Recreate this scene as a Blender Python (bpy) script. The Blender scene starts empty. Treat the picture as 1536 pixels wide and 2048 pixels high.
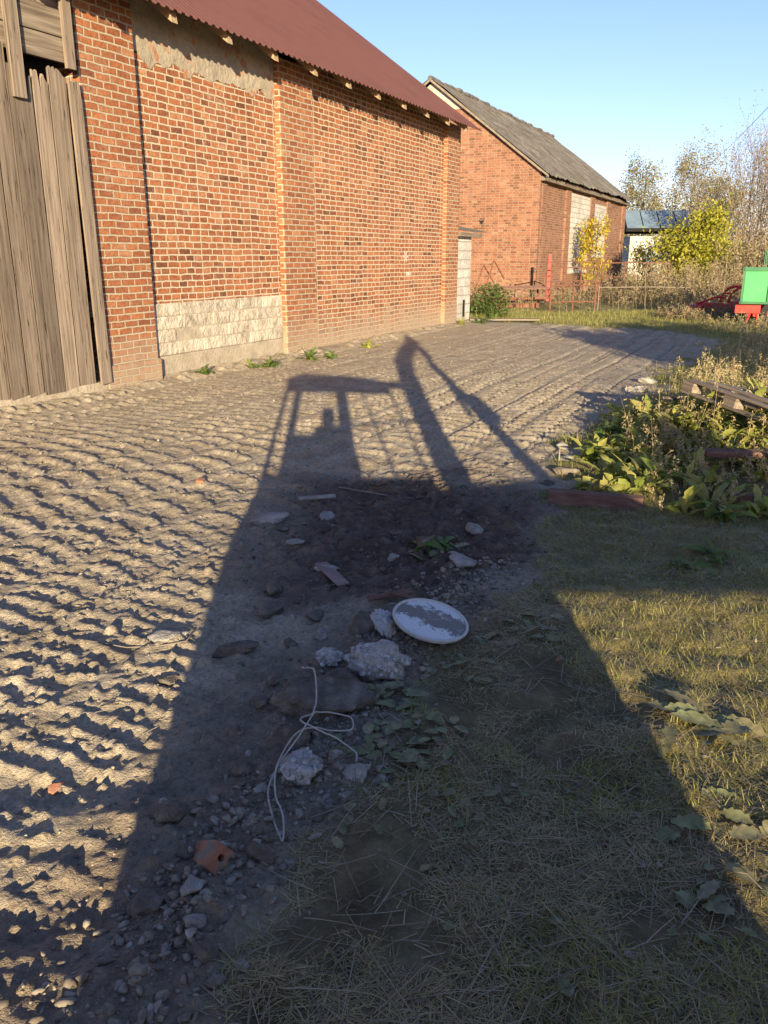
import bpy, bmesh, math, random
import numpy as np
from mathutils import Vector, Matrix, noise as mnoise
rng=np.random.default_rng(7); random.seed(7)
D=bpy.data; SC=bpy.context.scene; COL=SC.collection

# ------------------------------------------------------------ materials
def newmat(name):
    m=D.materials.new(name); m.use_nodes=True
    nt=m.node_tree; b=nt.nodes['Principled BSDF']; b.inputs['Roughness'].default_value=.9
    return m,nt,b
def N(nt,t,**kw):
    n=nt.nodes.new(t)
    for k,v in kw.items(): setattr(n,k,v)
    return n
def setramp(r,cols):
    e=r.color_ramp.elements
    while len(e)>1: e.remove(e[-1])
    e[0].position=cols[0][0]; e[0].color=(*cols[0][1],1)
    for p,c in cols[1:]:
        x=e.new(p); x.color=(*c,1)
def mathn(nt,op,a,b=None,c=None):
    n=N(nt,'ShaderNodeMath',operation=op)
    for i,v in enumerate((a,b,c)):
        if v is None: continue
        if isinstance(v,(int,float)): n.inputs[i].default_value=v
        else: nt.links.new(v,n.inputs[i])
    return n.outputs[0]
def mixc(nt,f,a,b,mode='MIX'):
    n=N(nt,'ShaderNodeMix',data_type='RGBA',blend_type=mode)
    if isinstance(f,(int,float)): n.inputs[0].default_value=f
    else: nt.links.new(f,n.inputs[0])
    for i,v in ((6,a),(7,b)):
        if isinstance(v,tuple): n.inputs[i].default_value=(*v,1)
        else: nt.links.new(v,n.inputs[i])
    return n.outputs[2]
def noise(nt,vec,scale,detail=4,rough=.6):
    n=N(nt,'ShaderNodeTexNoise'); n.inputs['Scale'].default_value=scale
    n.inputs['Detail'].default_value=detail; n.inputs['Roughness'].default_value=rough
    if vec is not None: nt.links.new(vec,n.inputs['Vector'])
    return n.outputs['Fac']
def ramp(nt,f,cols):
    r=N(nt,'ShaderNodeValToRGB'); setramp(r,cols); nt.links.new(f,r.inputs[0]); return r.outputs[0]
def bump(nt,b,h,strength,dist):
    n=N(nt,'ShaderNodeBump'); n.inputs['Strength'].default_value=strength; n.inputs['Distance'].default_value=dist
    nt.links.new(h,n.inputs['Height']); nt.links.new(n.outputs[0],b.inputs['Normal'])
def spread(cols,lo=.3,hi=.7):
    k=len(cols)
    return [(lo+(hi-lo)*i/max(1,k-1),c) for i,c in enumerate(cols)]

def noise_mat(name,cols,scale=5,rough=.9,bs=.5,bdist=.01,bscale=40,stretch=(1,1,1),island=0,metal=0,second=None,sf=(.5,.62),sscale=3,sstretch=None):
    m,nt,b=newmat(name)
    tc=N(nt,'ShaderNodeTexCoord'); mp=N(nt,'ShaderNodeMapping'); mp.inputs['Scale'].default_value=stretch
    nt.links.new(tc.outputs['Object'],mp.inputs[0]); v=mp.outputs[0]; v2=tc.outputs['Object']
    if sstretch:
        m2=N(nt,'ShaderNodeMapping'); m2.inputs['Scale'].default_value=sstretch; nt.links.new(tc.outputs['Object'],m2.inputs[0]); v2=m2.outputs[0]
    if island:
        g=N(nt,'ShaderNodeNewGeometry'); va=N(nt,'ShaderNodeVectorMath',operation='ADD'); nt.links.new(v,va.inputs[0])
        cx=N(nt,'ShaderNodeCombineXYZ'); r7=mathn(nt,'MULTIPLY',g.outputs['Random Per Island'],37.0)
        for i in range(3): nt.links.new(r7,cx.inputs[i])
        nt.links.new(cx.outputs[0],va.inputs[1]); v=va.outputs[0]
    c=ramp(nt,noise(nt,v,scale,6,.65),spread(cols))
    if second:
        c=mixc(nt,ramp(nt,noise(nt,v2,sscale,5,.6),[(sf[0],(0,0,0)),(sf[1],(1,1,1))]),c,second)
    if island:
        h=N(nt,'ShaderNodeHueSaturation')
        nt.links.new(mathn(nt,'MULTIPLY_ADD',g.outputs['Random Per Island'],island,1-island/2),h.inputs['Value'])
        nt.links.new(c,h.inputs['Color']); c=h.outputs[0]
    nt.links.new(c,b.inputs['Base Color']); b.inputs['Roughness'].default_value=rough; b.inputs['Metallic'].default_value=metal
    b.inputs['Specular IOR Level'].default_value=.3
    if bs: bump(nt,b,noise(nt,v,bscale,4,.65),bs,bdist)
    return m
def leaf_mat(name,cols,trans=.3,rough=.6,nscale=0):
    m,nt,b=newmat(name)
    g=N(nt,'ShaderNodeNewGeometry')
    c=ramp(nt,g.outputs['Random Per Island'],spread(cols,0,1))
    if nscale:
        tc=N(nt,'ShaderNodeTexCoord')
        c=mixc(nt,1.0,c,ramp(nt,noise(nt,tc.outputs['Object'],nscale,2),[(.3,(.55,.55,.5)),(.7,(1.25,1.25,1.2))]),'MULTIPLY')
    nt.links.new(c,b.inputs['Base Color']); b.inputs['Roughness'].default_value=rough; b.inputs['Specular IOR Level'].default_value=.25
    if trans:
        t=N(nt,'ShaderNodeBsdfTranslucent'); nt.links.new(c,t.inputs[0])
        mx=N(nt,'ShaderNodeMixShader'); mx.inputs[0].default_value=trans
        nt.links.new(b.outputs[0],mx.inputs[1]); nt.links.new(t.outputs[0],mx.inputs[2])
        nt.links.new(mx.outputs[0],nt.nodes['Material Output'].inputs[0])
    return m
def brick_mat(name,w,h,cols,mortar,msize=.012,dirt=(.38,.31,.22),dz=(.15,.7),distort=.02,rowbump=.012,dirtk=.7,ofs=(0,0),squash=1.0,rough=0):
    m,nt,b=newmat(name)
    tc=N(nt,'ShaderNodeTexCoord'); sp=N(nt,'ShaderNodeSeparateXYZ'); nt.links.new(tc.outputs['Object'],sp.inputs[0])
    u=mathn(nt,'ADD',sp.outputs[0],sp.outputs[1]); O=tc.outputs['Object']
    n1=noise(nt,O,2.2,2); n2=noise(nt,O,13,2); n3=noise(nt,O,1.1,5)
    u=mathn(nt,'ADD',u,mathn(nt,'MULTIPLY_ADD',n2,distort,-distort/2+ofs[0]))
    z=mathn(nt,'ADD',sp.outputs[2],mathn(nt,'MULTIPLY_ADD',n1,.04,-.02+ofs[1]))
    z=mathn(nt,'ADD',z,mathn(nt,'MULTIPLY_ADD',noise(nt,O,17,2),distort*.8,-distort*.4))
    cb=N(nt,'ShaderNodeCombineXYZ'); nt.links.new(u,cb.inputs[0]); nt.links.new(z,cb.inputs[1])
    br=N(nt,'ShaderNodeTexBrick'); nt.links.new(cb.outputs[0],br.inputs['Vector'])
    br.squash=squash; br.squash_frequency=2
    br.inputs['Scale'].default_value=1; br.inputs['Brick Width'].default_value=w; br.inputs['Row Height'].default_value=h
    br.inputs['Mortar Size'].default_value=msize; br.inputs['Mortar Smooth'].default_value=.3; br.inputs['Bias'].default_value=0
    br.inputs['Color1'].default_value=(0,0,0,1); br.inputs['Color2'].default_value=(1,1,1,1); br.inputs['Mortar'].default_value=(.5,.5,.5,1)
    c=ramp(nt,br.outputs['Color'],spread(cols,0.02,.98))
    c=mixc(nt,.9,c,ramp(nt,noise(nt,O,22,5,.7),[(.3,(.50,.45,.42)),(.55,(1,1,1)),(.75,(1.3,1.3,1.3))]),'MULTIPLY')
    c=mixc(nt,.7,c,ramp(nt,n3,[(.3,(.70,.66,.64)),(.5,(1,1,1)),(.7,(1.2,1.27,1.30))]),'MULTIPLY')
    mc=mixc(nt,noise(nt,O,9,3),tuple(x*.70 for x in mortar),tuple(x*1.25 for x in mortar))
    c=mixc(nt,br.outputs['Fac'],c,mc)
    c=mixc(nt,ramp(nt,noise(nt,O,5,6,.75),[(.56,(0,0,0)),(.74,(.6,.6,.6))]),c,mortar)
    mr=N(nt,'ShaderNodeMapRange'); mr.inputs[1].default_value=dz[0]; mr.inputs[2].default_value=dz[1]; mr.inputs[3].default_value=dirtk; mr.inputs[4].default_value=0
    nt.links.new(mathn(nt,'ADD',sp.outputs[2],mathn(nt,'MULTIPLY_ADD',noise(nt,O,3,4),.9,-.45)),mr.inputs[0])
    c=mixc(nt,mr.outputs[0],c,dirt)
    nt.links.new(c,b.inputs['Base Color']); b.inputs['Specular IOR Level'].default_value=.2
    hgt=mathn(nt,'ADD',mathn(nt,'SUBTRACT',1.0,br.outputs['Fac']),mathn(nt,'MULTIPLY',noise(nt,O,45,4,.7),.9))
    if rough: hgt=mathn(nt,'ADD',hgt,mathn(nt,'MULTIPLY',noise(nt,O,8,5,.75),rough))
    bump(nt,b,hgt,1.0,rowbump)
    return m

M={}
BR=[(.17,.070,.040),(.29,.105,.050),(.36,.130,.058),(.32,.115,.053),(.41,.160,.070),(.38,.142,.062),(.28,.105,.053),(.42,.18,.083),(.35,.132,.062),(.23,.088,.048),(.45,.215,.11)]
MO=(.50,.42,.30)
M['brick']=brick_mat('barn_brick',.25,.086,BR,MO,msize=.0125,squash=.72)
M['brickp']=brick_mat('barn_pilaster_brick',.24,.086,[tuple(x*.95 for x in c) for c in BR[1:]],tuple(x*.85 for x in MO),msize=.012,ofs=(.11,.035))
M['brick2']=brick_mat('old_brick',.27,.092,[(.16,.075,.045),(.24,.10,.06),(.28,.12,.07),(.32,.14,.08),(.27,.12,.075),(.34,.175,.11)],(.33,.26,.185),msize=.010,dz=(0,.3),squash=.7)
M['block']=noise_mat('worn_cream_block',[(.30,.255,.19),(.46,.40,.31),(.58,.515,.41)],scale=4.5,bs=1,bdist=.05,bscale=10,island=.25)
M['wblock']=brick_mat('white_block',.42,.22,[(.50,.47,.42),(.60,.57,.51),(.55,.52,.46)],(.34,.31,.27),msize=.012,dz=(.0,.2))
M['plaster']=noise_mat('rough_plaster',[(.22,.185,.14),(.33,.285,.22),(.42,.37,.29)],scale=2.5,bs=.8,bdist=.035,bscale=9,second=(.34,.17,.10),sf=(.57,.66),sscale=5)
M['concrete']=noise_mat('concrete',[(.28,.235,.17),(.37,.315,.235),(.45,.385,.29)],scale=6,bs=.8,bdist=.02,bscale=25)
M['wood']=noise_mat('weathered_wood',[(.075,.056,.042),(.165,.128,.096),(.23,.182,.138),(.31,.25,.195)],scale=2.8,bs=.45,bdist=.004,bscale=6,stretch=(13,13,.4),island=.65,second=(.045,.032,.023),sf=(.61,.66),sscale=3,sstretch=(16,16,1.1))
M['woodh']=noise_mat('weathered_wood_lying',[(.09,.068,.05),(.18,.143,.108),(.31,.255,.195)],scale=2.6,bs=.4,bdist=.004,bscale=6,stretch=(.4,12,12),island=.5)
M['rafter']=noise_mat('rafter_wood',[(.26,.18,.10),(.40,.30,.19)],scale=6,stretch=(8,1,8),bs=.3)
M['roofred']=noise_mat('red_sheet_metal',[(.105,.046,.034),(.14,.060,.045),(.12,.052,.039)],scale=.8,rough=.55,bs=.05)
M['roofgrey']=noise_mat('fibre_cement_roof',[(.075,.068,.056),(.15,.138,.118),(.24,.22,.19)],scale=1.3,bs=.8,bdist=.03,bscale=12,second=(.12,.10,.07))
M['white']=noise_mat('white_paint_boards',[(.36,.30,.24),(.52,.47,.40)],scale=4,bs=.2)
M['whitep']=noise_mat('white_paint_mark',[(.45,.32,.26),(.66,.58,.52)],scale=15,bs=.3)
M['dark']=noise_mat('painted_dark',[(.01,.01,.01),(.02,.02,.018)],bs=0)  # near-black colour painting unlit openings, also used for dark roof and door
M['rust']=noise_mat('rusty_steel',[(.09,.04,.028),(.17,.07,.045),(.24,.12,.08)],scale=12,bs=.4,rough=.85)
M['redp']=noise_mat('red_machine_paint',[(.50,.025,.018),(.60,.045,.03)],scale=6,rough=.5,bs=.05,second=(.26,.05,.03),sf=(.56,.7))
M['greenp']=noise_mat('green_trailer_paint',[(.05,.34,.10),(.08,.42,.13)],scale=3,rough=.5,bs=.1,second=(.12,.26,.1),sf=(.62,.75))
M['greenf']=noise_mat('green_fence_paint',[(.03,.12,.05),(.05,.18,.08)],scale=3,rough=.5,bs=0)
M['yellowp']=noise_mat('yellow_machine_paint',[(.55,.27,.02),(.65,.33,.03)],scale=3,rough=.45,bs=.1)
M['rubber']=noise_mat('black_rubber',[(.015,.015,.015),(.04,.038,.035)],scale=8,bs=.3)
M['steel']=noise_mat('grey_steel',[(.10,.10,.10),(.2,.2,.2)],rough=.4,metal=.6,bs=.1)
M['pipe']=noise_mat('dull_pipe',[(.16,.13,.10),(.26,.22,.17)],rough=.8,bs=.1)
M['glassroof']=noise_mat('blue_grey_roof',[(.10,.14,.18),(.2,.27,.33)],scale=.8,rough=.25,bs=0)
M['bark']=noise_mat('bark',[(.06,.045,.03),(.14,.11,.08)],scale=9,bs=.6,stretch=(3,3,.6))
M['barkr']=noise_mat('pale_brown_twigs',[(.17,.13,.09),(.28,.22,.165)],scale=9,bs=.2)
M['lidrim']=noise_mat('lid_rim',[(.48,.46,.40),(.58,.55,.48)],scale=20,bs=.2)
M['plastic']=noise_mat('dusty_white_plastic',[(.38,.37,.34),(.55,.54,.51)],scale=12,bs=.4,rough=.5)
M['stone']=noise_mat('pale_concrete_rubble',[(.22,.20,.17),(.34,.315,.275),(.48,.45,.40)],scale=9,bs=1,bdist=.02,bscale=55)
M['dstone']=noise_mat('dark_earthy_rock',[(.09,.075,.057),(.155,.128,.098),(.27,.23,.185)],scale=14,bs=1,bdist=.02,bscale=50)
M['bfrag']=noise_mat('brick_rubble',[(.24,.10,.055),(.34,.15,.085),(.36,.22,.15)],scale=14,bs=.9,bdist=.008,second=(.2,.165,.125),sf=(.48,.60),sscale=22)
M['pink']=noise_mat('pinkish_board',[(.20,.13,.12),(.30,.22,.20)],scale=14,bs=.5)
M['beam']=noise_mat('red_brown_beam',[(.10,.055,.04),(.17,.095,.07),(.24,.155,.12)],scale=6,stretch=(1,6,6),bs=.8)
M['cord']=noise_mat('pale_cord',[(.36,.33,.28),(.5,.47,.41)],scale=30,bs=.3)
m,nt,b=newmat('white_lid_with_dirt'); M['lid']=m
tc=N(nt,'ShaderNodeTexCoord'); O=tc.outputs['Object']; sp=N(nt,'ShaderNodeSeparateXYZ'); nt.links.new(O,sp.inputs[0])
q=mathn(nt,'ABSOLUTE',mathn(nt,'ADD',mathn(nt,'ADD',sp.outputs[1],-.025),mathn(nt,'MULTIPLY',sp.outputs[0],.35)))
q=mathn(nt,'SUBTRACT',mathn(nt,'MULTIPLY',noise(nt,O,13,8,.75),1.30),mathn(nt,'MULTIPLY',q,2.2))
c=mixc(nt,ramp(nt,q,[(.46,(0,0,0)),(.54,(.92,.92,.92))]),(.68,.66,.62),(.15,.118,.085))
c=mixc(nt,ramp(nt,noise(nt,O,60,3,.6),[(.60,(0,0,0)),(.68,(.5,.5,.5))]),c,(.24,.20,.155))
nt.links.new(c,b.inputs['Base Color']); b.inputs['Roughness'].default_value=.6
def island_mat(name,cols,scale=60):
    m,nt,b=newmat(name); g=N(nt,'ShaderNodeNewGeometry'); tc=N(nt,'ShaderNodeTexCoord')
    c=ramp(nt,g.outputs['Random Per Island'],spread(cols,0,1))
    c=mixc(nt,1,c,ramp(nt,noise(nt,tc.outputs['Object'],scale,3),[(.3,(.6,.58,.55)),(.7,(1.2,1.2,1.2))]),'MULTIPLY')
    nt.links.new(c,b.inputs['Base Color']); return m
M['gravel']=island_mat('gravel_stones',[(.14,.115,.085),(.25,.21,.155),(.30,.26,.20),(.20,.165,.12),(.38,.34,.28),(.28,.23,.165),(.17,.14,.105),(.33,.285,.225)])
M['clod']=island_mat('dark_soil_clods',[(.075,.052,.038),(.12,.085,.062),(.16,.118,.087),(.10,.072,.052),(.19,.145,.108)],40)
M['aggr']=island_mat('concrete_aggregate',[(.38,.36,.33),(.50,.48,.44),(.30,.28,.25),(.56,.54,.50),(.44,.41,.37)],70)
M['straw']=leaf_mat('dry_grass',[(.17,.125,.06),(.38,.30,.14),(.29,.235,.10),(.45,.37,.19),(.24,.22,.075),(.34,.28,.12),(.15,.12,.05)],trans=0)
M['stalk']=leaf_mat('dead_stalks',[(.12,.085,.055),(.25,.19,.12),(.38,.31,.20),(.18,.14,.08)],trans=0)
M['ggreen']=leaf_mat('green_grass',[(.18,.19,.045),(.29,.29,.07),(.37,.34,.10),(.22,.23,.055),(.40,.36,.14)],trans=.2)
M['dock']=leaf_mat('yellow_green_leaves',[(.38,.39,.08),(.29,.34,.06),(.48,.44,.11),(.22,.28,.05),(.46,.38,.13),(.33,.37,.08)],trans=.35)
M['lgreen']=leaf_mat('green_weed_leaves',[(.09,.16,.035),(.13,.21,.05),(.11,.14,.035),(.18,.22,.06)],trans=.3)
M['litter']=leaf_mat('pale_wilted_leaves',[(.19,.21,.09),(.26,.27,.135),(.21,.21,.10),(.30,.27,.15),(.23,.20,.11)],trans=.15,nscale=25)
M['dryw']=leaf_mat('dry_brown_weeds',[(.28,.18,.10),(.40,.29,.16),(.50,.40,.22),(.36,.31,.11),(.50,.42,.26),(.38,.37,.10)],trans=.25)
M['dryw2']=leaf_mat('dry_weeds_mixed',[(.20,.13,.08),(.31,.23,.14),(.25,.23,.10),(.37,.28,.17),(.23,.18,.10)],trans=.2)
M['yleaf']=leaf_mat('yellow_autumn_leaves',[(.55,.38,.03),(.42,.36,.04),(.65,.48,.06),(.30,.32,.04)],trans=.4)
M['ygleaf']=leaf_mat('yellow_green_bush_leaves',[(.38,.36,.04),(.29,.31,.04),(.48,.42,.06),(.22,.25,.04)],trans=.35)
M['pleaf']=leaf_mat('poplar_leaves',[(.34,.32,.14),(.42,.36,.18),(.28,.28,.12),(.38,.30,.16)],trans=.4)
M['rleaf']=leaf_mat('faded_brown_leaves',[(.28,.21,.13),(.36,.28,.18),(.24,.20,.12),(.40,.33,.21)],trans=.25)

# ------------------------------------------------------------ mesh helpers
class MB:
    def __init__(s): s.v=[]; s.f=[]
    def box(s,x0,x1,y0,y1,z0,z1,mtx=None):
        o=len(s.v); P=[(x0,y0,z0),(x1,y0,z0),(x1,y1,z0),(x0,y1,z0),(x0,y0,z1),(x1,y0,z1),(x1,y1,z1),(x0,y1,z1)]
        if mtx is not None: P=[tuple(mtx@Vector(p)) for p in P]
        s.v+=P; s.f+=[tuple(o+i for i in q) for q in ((0,3,2,1),(4,5,6,7),(0,1,5,4),(1,2,6,5),(2,3,7,6),(3,0,4,7))]
        return s
    def prism(s,poly,axis,a,b,mtx=None):
        def mk(p,t):
            if axis=='y': q=(p[0],t,p[1])
            elif axis=='x': q=(t,p[0],p[1])
            else: q=(p[0],p[1],t)
            return tuple(mtx@Vector(q)) if mtx is not None else q
        o=len(s.v); n=len(poly)
        s.v+=[mk(p,a) for p in poly]+[mk(p,b) for p in poly]
        s.f.append(tuple(o+i for i in range(n))); s.f.append(tuple(o+n+i for i in reversed(range(n))))
        for i in range(n):
            j=(i+1)%n; s.f.append((o+j,o+i,o+n+i,o+n+j))
        return s
    def tube(s,pts,rad,k=8,cap=True):
        pts=[Vector(p) for p in pts]; o=len(s.v); n=len(pts)
        if not hasattr(rad,'__len__'): rad=[rad]*n
        for i,p in enumerate(pts):
            d=(pts[min(i+1,n-1)]-pts[max(i-1,0)]).normalized()
            a=Vector((0,0,1)) if abs(d.z)<.9 else Vector((1,0,0))
            u=d.cross(a).normalized(); w=d.cross(u)
            for j in range(k):
                t=2*math.pi*j/k; s.v.append(tuple(p+(u*math.cos(t)+w*math.sin(t))*rad[i]))
        for i in range(n-1):
            for j in range(k):
                a=o+i*k+j; b=o+i*k+(j+1)%k; s.f.append((a,b,b+k,a+k))
        if cap:
            s.f.append(tuple(o+j for j in reversed(range(k)))); s.f.append(tuple(o+(n-1)*k+j for j in range(k)))
        return s
    def shear(s,fn):
        s.v=[fn(*v) for v in s.v]; return s
    def obj(s,name,mat,parent=None,bevel=0,smooth=False):
        me=D.meshes.new(name); me.from_pydata(s.v,[],s.f); me.update()
        bm=bmesh.new(); bm.from_mesh(me); bmesh.ops.recalc_face_normals(bm,faces=bm.faces); bm.to_mesh(me); bm.free()
        if smooth: me.polygons.foreach_set('use_smooth',[True]*len(me.polygons))
        o=D.objects.new(name,me); COL.objects.link(o); me.materials.append(M[mat] if isinstance(mat,str) else mat)
        if parent: o.parent=parent
        if bevel:
            b=o.modifiers.new('b','BEVEL'); b.width=bevel; b.segments=2; b.limit_method='ANGLE'
        return o
def np_obj(name,V,F,mat,parent=None,smooth=False):
    V=np.asarray(V,dtype=np.float32).reshape(-1,3); F=np.asarray(F,dtype=np.int32); k=F.shape[1]
    me=D.meshes.new(name); me.vertices.add(len(V)); me.vertices.foreach_set('co',V.ravel())
    me.loops.add(F.size); me.loops.foreach_set('vertex_index',F.ravel())
    me.polygons.add(len(F)); me.polygons.foreach_set('loop_start',np.arange(0,F.size,k,dtype=np.int32))
    me.polygons.foreach_set('loop_total',np.full(len(F),k,dtype=np.int32))
    if smooth: me.polygons.foreach_set('use_smooth',np.ones(len(F),dtype=bool))
    me.update(calc_edges=True); me.materials.append(M[mat])
    o=D.objects.new(name,me); COL.objects.link(o)
    if parent: o.parent=parent
    return o
def empty(name,loc=(0,0,0),rz=0,parent=None):
    e=D.objects.new(name,None); COL.objects.link(e); e.location=loc; e.rotation_euler=(0,0,rz); e.empty_display_size=.2
    if parent: e.parent=parent
    return e
def top(o,label,cat,group=None,kind=None):
    o['label']=label; o['category']=cat
    if group: o['group']=group
    if kind: o['kind']=kind
    return o

# ------------------------------------------------------------ numpy noise & terrain
TAB=rng.random((8,256,256))
def vn(x,y,seed=0):
    xi=np.floor(x).astype(int); yi=np.floor(y).astype(int); fx=x-xi; fy=y-yi
    fx=fx*fx*(3-2*fx); fy=fy*fy*(3-2*fy); T=TAB[seed%8]
    a=T[xi&255,yi&255]; b=T[(xi+1)&255,yi&255]; c=T[xi&255,(yi+1)&255]; d=T[(xi+1)&255,(yi+1)&255]
    return (a*(1-fx)+b*fx)*(1-fy)+(c*(1-fx)+d*fx)*fy-.5
def fbm(x,y,f,o=3,seed=0):
    r=0; a=1
    for i in range(o): r=r+a*vn(x*f+17.3*i,y*f+9.1*i,seed+i); f*=2.03; a*=.5
    return r
def sst(a,b,x):
    t=np.clip((x-a)/(b-a),0,1); return t*t*(3-2*t)
BY=[-5,1.39,1.6,1.96,2.27,2.87,3.55,4.06,4.91,6.0,7.66,10.8,13.6,17,19.5,21.5,23]
BX=[-.6,-.46,-.41,-.24,-.045,.10,.52,.77,1.0,1.36,1.95,3.48,5.17,6.7,6.6,4.0,1.5]
TX,TY=.4364,.8998
def zones(x,y):
    xb=np.interp(y,BY,BX)
    g=sst(-.12,.12,x-xb+fbm(x,y,2.5,3,3)*.5*np.clip(y/6,.35,2))
    g=np.maximum(g,sst(21.5,23.5,y+fbm(x,y,.7,3,2)*2))
    b=(x+3.46)*.8998-(y-10.41)*.4364
    wet_dark=np.exp(-((x-.25-(y-5)*.05)/1.0)**4)*sst(3.3,3.9,y+fbm(x,y,1.5,2,4))*(1-sst(5.7,6.6,y+fbm(x,y,1.5,2,5)))
    wet_dark=np.maximum(wet_dark,.6*np.exp(-((x-xb+.30+fbm(x,y,2,2,2)*.2)/.42)**4)*(1-sst(3.3,4.2,y)))  # same dark tone laid more weakly along the rubble strip
    return g,wet_dark*(1-g),b
def tread(a,c,per,W_,wp,edge):
    bc=(c/W_)%1.0; bi=np.floor(c/W_)
    belt=sst(.0,.03,bc)*(1-sst(.80,.84,bc))
    ph=a/per+wp+bi*.37
    s=1-np.abs(((ph%1)-.5)*2)
    return sst(edge[0],edge[1],s),belt
def H(x,y):
    x=np.asarray(x,float); y=np.asarray(y,float)
    g,wet_dark,b=zones(x,y); a=x*TX+y*TY
    near=1-sst(25,60,np.hypot(x,y))
    d=1-g
    h=fbm(x,y,.35,2,1)*.05*near
    h=h+d*near*(fbm(x,y,2.2,2,2)*.010+fbm(x,y,9,2,3)*.005+fbm(x,y,35,2,4)*.008*(1-sst(4,9,y)*.6))
    cl=np.clip(fbm(x,y,26,2,6)-.14,0,1)*.055*(1-sst(2.6,7,y)*.6); h=h+d*cl
    w=b+fbm(x,y,.25,2,5)*.15
    W_=.54; bc=(w/W_)%1
    rid,band=tread(a,w,.122+.060*sst(3,8,y),W_,fbm(x,y,.5,2,6)*.16+.40*np.abs(bc-.40),(.60,.74))
    patch=.60+.40*sst(-.30,-.02,fbm(x,y,.9,2,7)); chip=.55+.45*sst(-.25,.0,fbm(x,y,14,2,1))
    fade=(1-sst(8,16,y)*.70)
    left=1-sst(-.35,.15,x-np.interp(y,[1,3,5,7,10],[-.5,-.35,.6,1.6,3.0]))*.8
    left=left*(1-.8*wet_dark)
    h=h+d*near*(rid*band*(.0165+.008*sst(3,6,y))*patch*chip*fade*left+(1-band)*.013*chip*fade*left)
    gv=vn(w*8,a*.12,3); gv2=vn(w*4+7,a*.08,5)
    h=h-d*near*(np.exp(-(gv/.05)**2)*.025+np.exp(-(gv2/.04)**2)*.035)*sst(4.5,9,y)*(.5+.5*sst(-.2,.2,fbm(x,y,.5,2,4)))
    r2_,b2_=tread(y-.22*x,x+.25*y,.105,.42,fbm(x,y,1.3,2,3)*.30,(.5,.72))
    h=h+wet_dark*(np.clip(fbm(x,y,6,3,5),0,1)*.05+r2_*b2_*.034*sst(3.7,4.2,y)*(.5+.5*sst(-.2,.1,fbm(x,y,12,2,4)))+np.clip(fbm(x,y,20,3,2),0,1)*.05)
    for yc,dep in ((2.12,.02),(1.60,.02)):
        q=(y-yc-.10*(x+1)+fbm(x,y,1.5,2,1)*.12)
        h=h+d*(1-sst(-.75,-.35,x))*(-dep*np.exp(-(q/.09)**2)+dep*.7*np.exp(-((q+.16)/.08)**2))
    h=h+.05*np.exp(-(np.clip(b,0,9)/.35)**2)*near+d*np.clip(fbm(x,y,5,3,3),0,1)*.10*np.exp(-((b-.12)/.22)**2)
    h=h+g*near*(fbm(x,y,1.6,3,1)*.06+fbm(x,y,8,3,2)*.03)
    h=h+.08*sst(.3,1.2,x-np.interp(y,BY,BX))*sst(4,6,y)*(1-sst(11,15,y))
    h=h+.30*np.exp(-((x-3.6)/.95)**2-((y-7.0)/1.3)**2)
    return h
def hz(x,y): return float(H(np.array([x]),np.array([y]))[0])

def lines(start,step,stop):
    r=[start]
    while r[-1]<stop: r.append(r[-1]+step(r[-1]))
    return r
def sx(x):
    x=abs(x); return .014+.009*max(0,x-2.5) if x<12 else .10+.07*(x-12)
px=lines(0,sx,420); xs=np.array([-v for v in reversed(px[1:])]+px)
def sy(y): return .0078+.0030*(y-1.2) if y<25 else .08+.06*(y-25)
ys=np.array([-60,-30,-15,-8,-5,-3]+list(np.arange(-2,1.2,.08))+lines(1.2,sy,600))
XX,YY=np.meshgrid(xs,ys); HH=H(XX.ravel(),YY.ravel())
V=np.stack([XX.ravel(),YY.ravel(),HH],1)
nx=len(xs); ny=len(ys)
I=(np.arange(ny-1)[:,None]*nx+np.arange(nx-1)[None,:]).ravel()
F=np.stack([I,I+1,I+1+nx,I+nx],1)
m,nt,b=newmat('ground_soil'); M['ground']=m
tc=N(nt,'ShaderNodeTexCoord'); O=tc.outputs['Object']
at=N(nt,'ShaderNodeAttribute',attribute_name='zone'); sp=N(nt,'ShaderNodeSeparateColor'); nt.links.new(at.outputs['Color'],sp.inputs[0])
n60=noise(nt,O,60,4,.7)
dry=ramp(nt,noise(nt,O,3,7,.75),[(.3,(.265,.21,.14)),(.48,(.39,.325,.225)),(.7,(.51,.435,.32))])
dry=mixc(nt,.9,dry,ramp(nt,n60,[(.3,(.52,.48,.44)),(.5,(1,1,1)),(.72,(1.25,1.25,1.25))]),'MULTIPLY')
vo=N(nt,'ShaderNodeTexVoronoi'); vo.inputs['Scale'].default_value=55; nt.links.new(O,vo.inputs['Vector'])
peb=mathn(nt,'LESS_THAN',vo.outputs['Distance'],.32)
sc=N(nt,'ShaderNodeSeparateColor'); nt.links.new(vo.outputs['Color'],sc.inputs[0])
peb=mathn(nt,'MULTIPLY',peb,mathn(nt,'GREATER_THAN',sc.outputs[0],.75))
dry=mixc(nt,peb,dry,ramp(nt,sc.outputs[1],[(0,(.26,.215,.16)),(1,(.58,.51,.40))]))
moist_dark=ramp(nt,noise(nt,O,8,6,.7),[(.3,(.072,.049,.036)),(.5,(.13,.092,.067)),(.7,(.225,.17,.125))])
grs=ramp(nt,noise(nt,O,5,7,.75),[(.3,(.085,.065,.036)),(.5,(.165,.135,.068)),(.7,(.29,.235,.125))])
far=ramp(nt,noise(nt,O,1.2,7,.7),[(.3,(.18,.165,.055)),(.5,(.27,.235,.085)),(.7,(.38,.32,.15))])
grs=mixc(nt,sp.outputs[2],grs,far)
c=mixc(nt,sp.outputs[1],dry,moist_dark); c=mixc(nt,sp.outputs[0],c,grs)
nt.links.new(c,b.inputs['Base Color']); b.inputs['Specular IOR Level'].default_value=.15; b.inputs['Roughness'].default_value=.95
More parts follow.
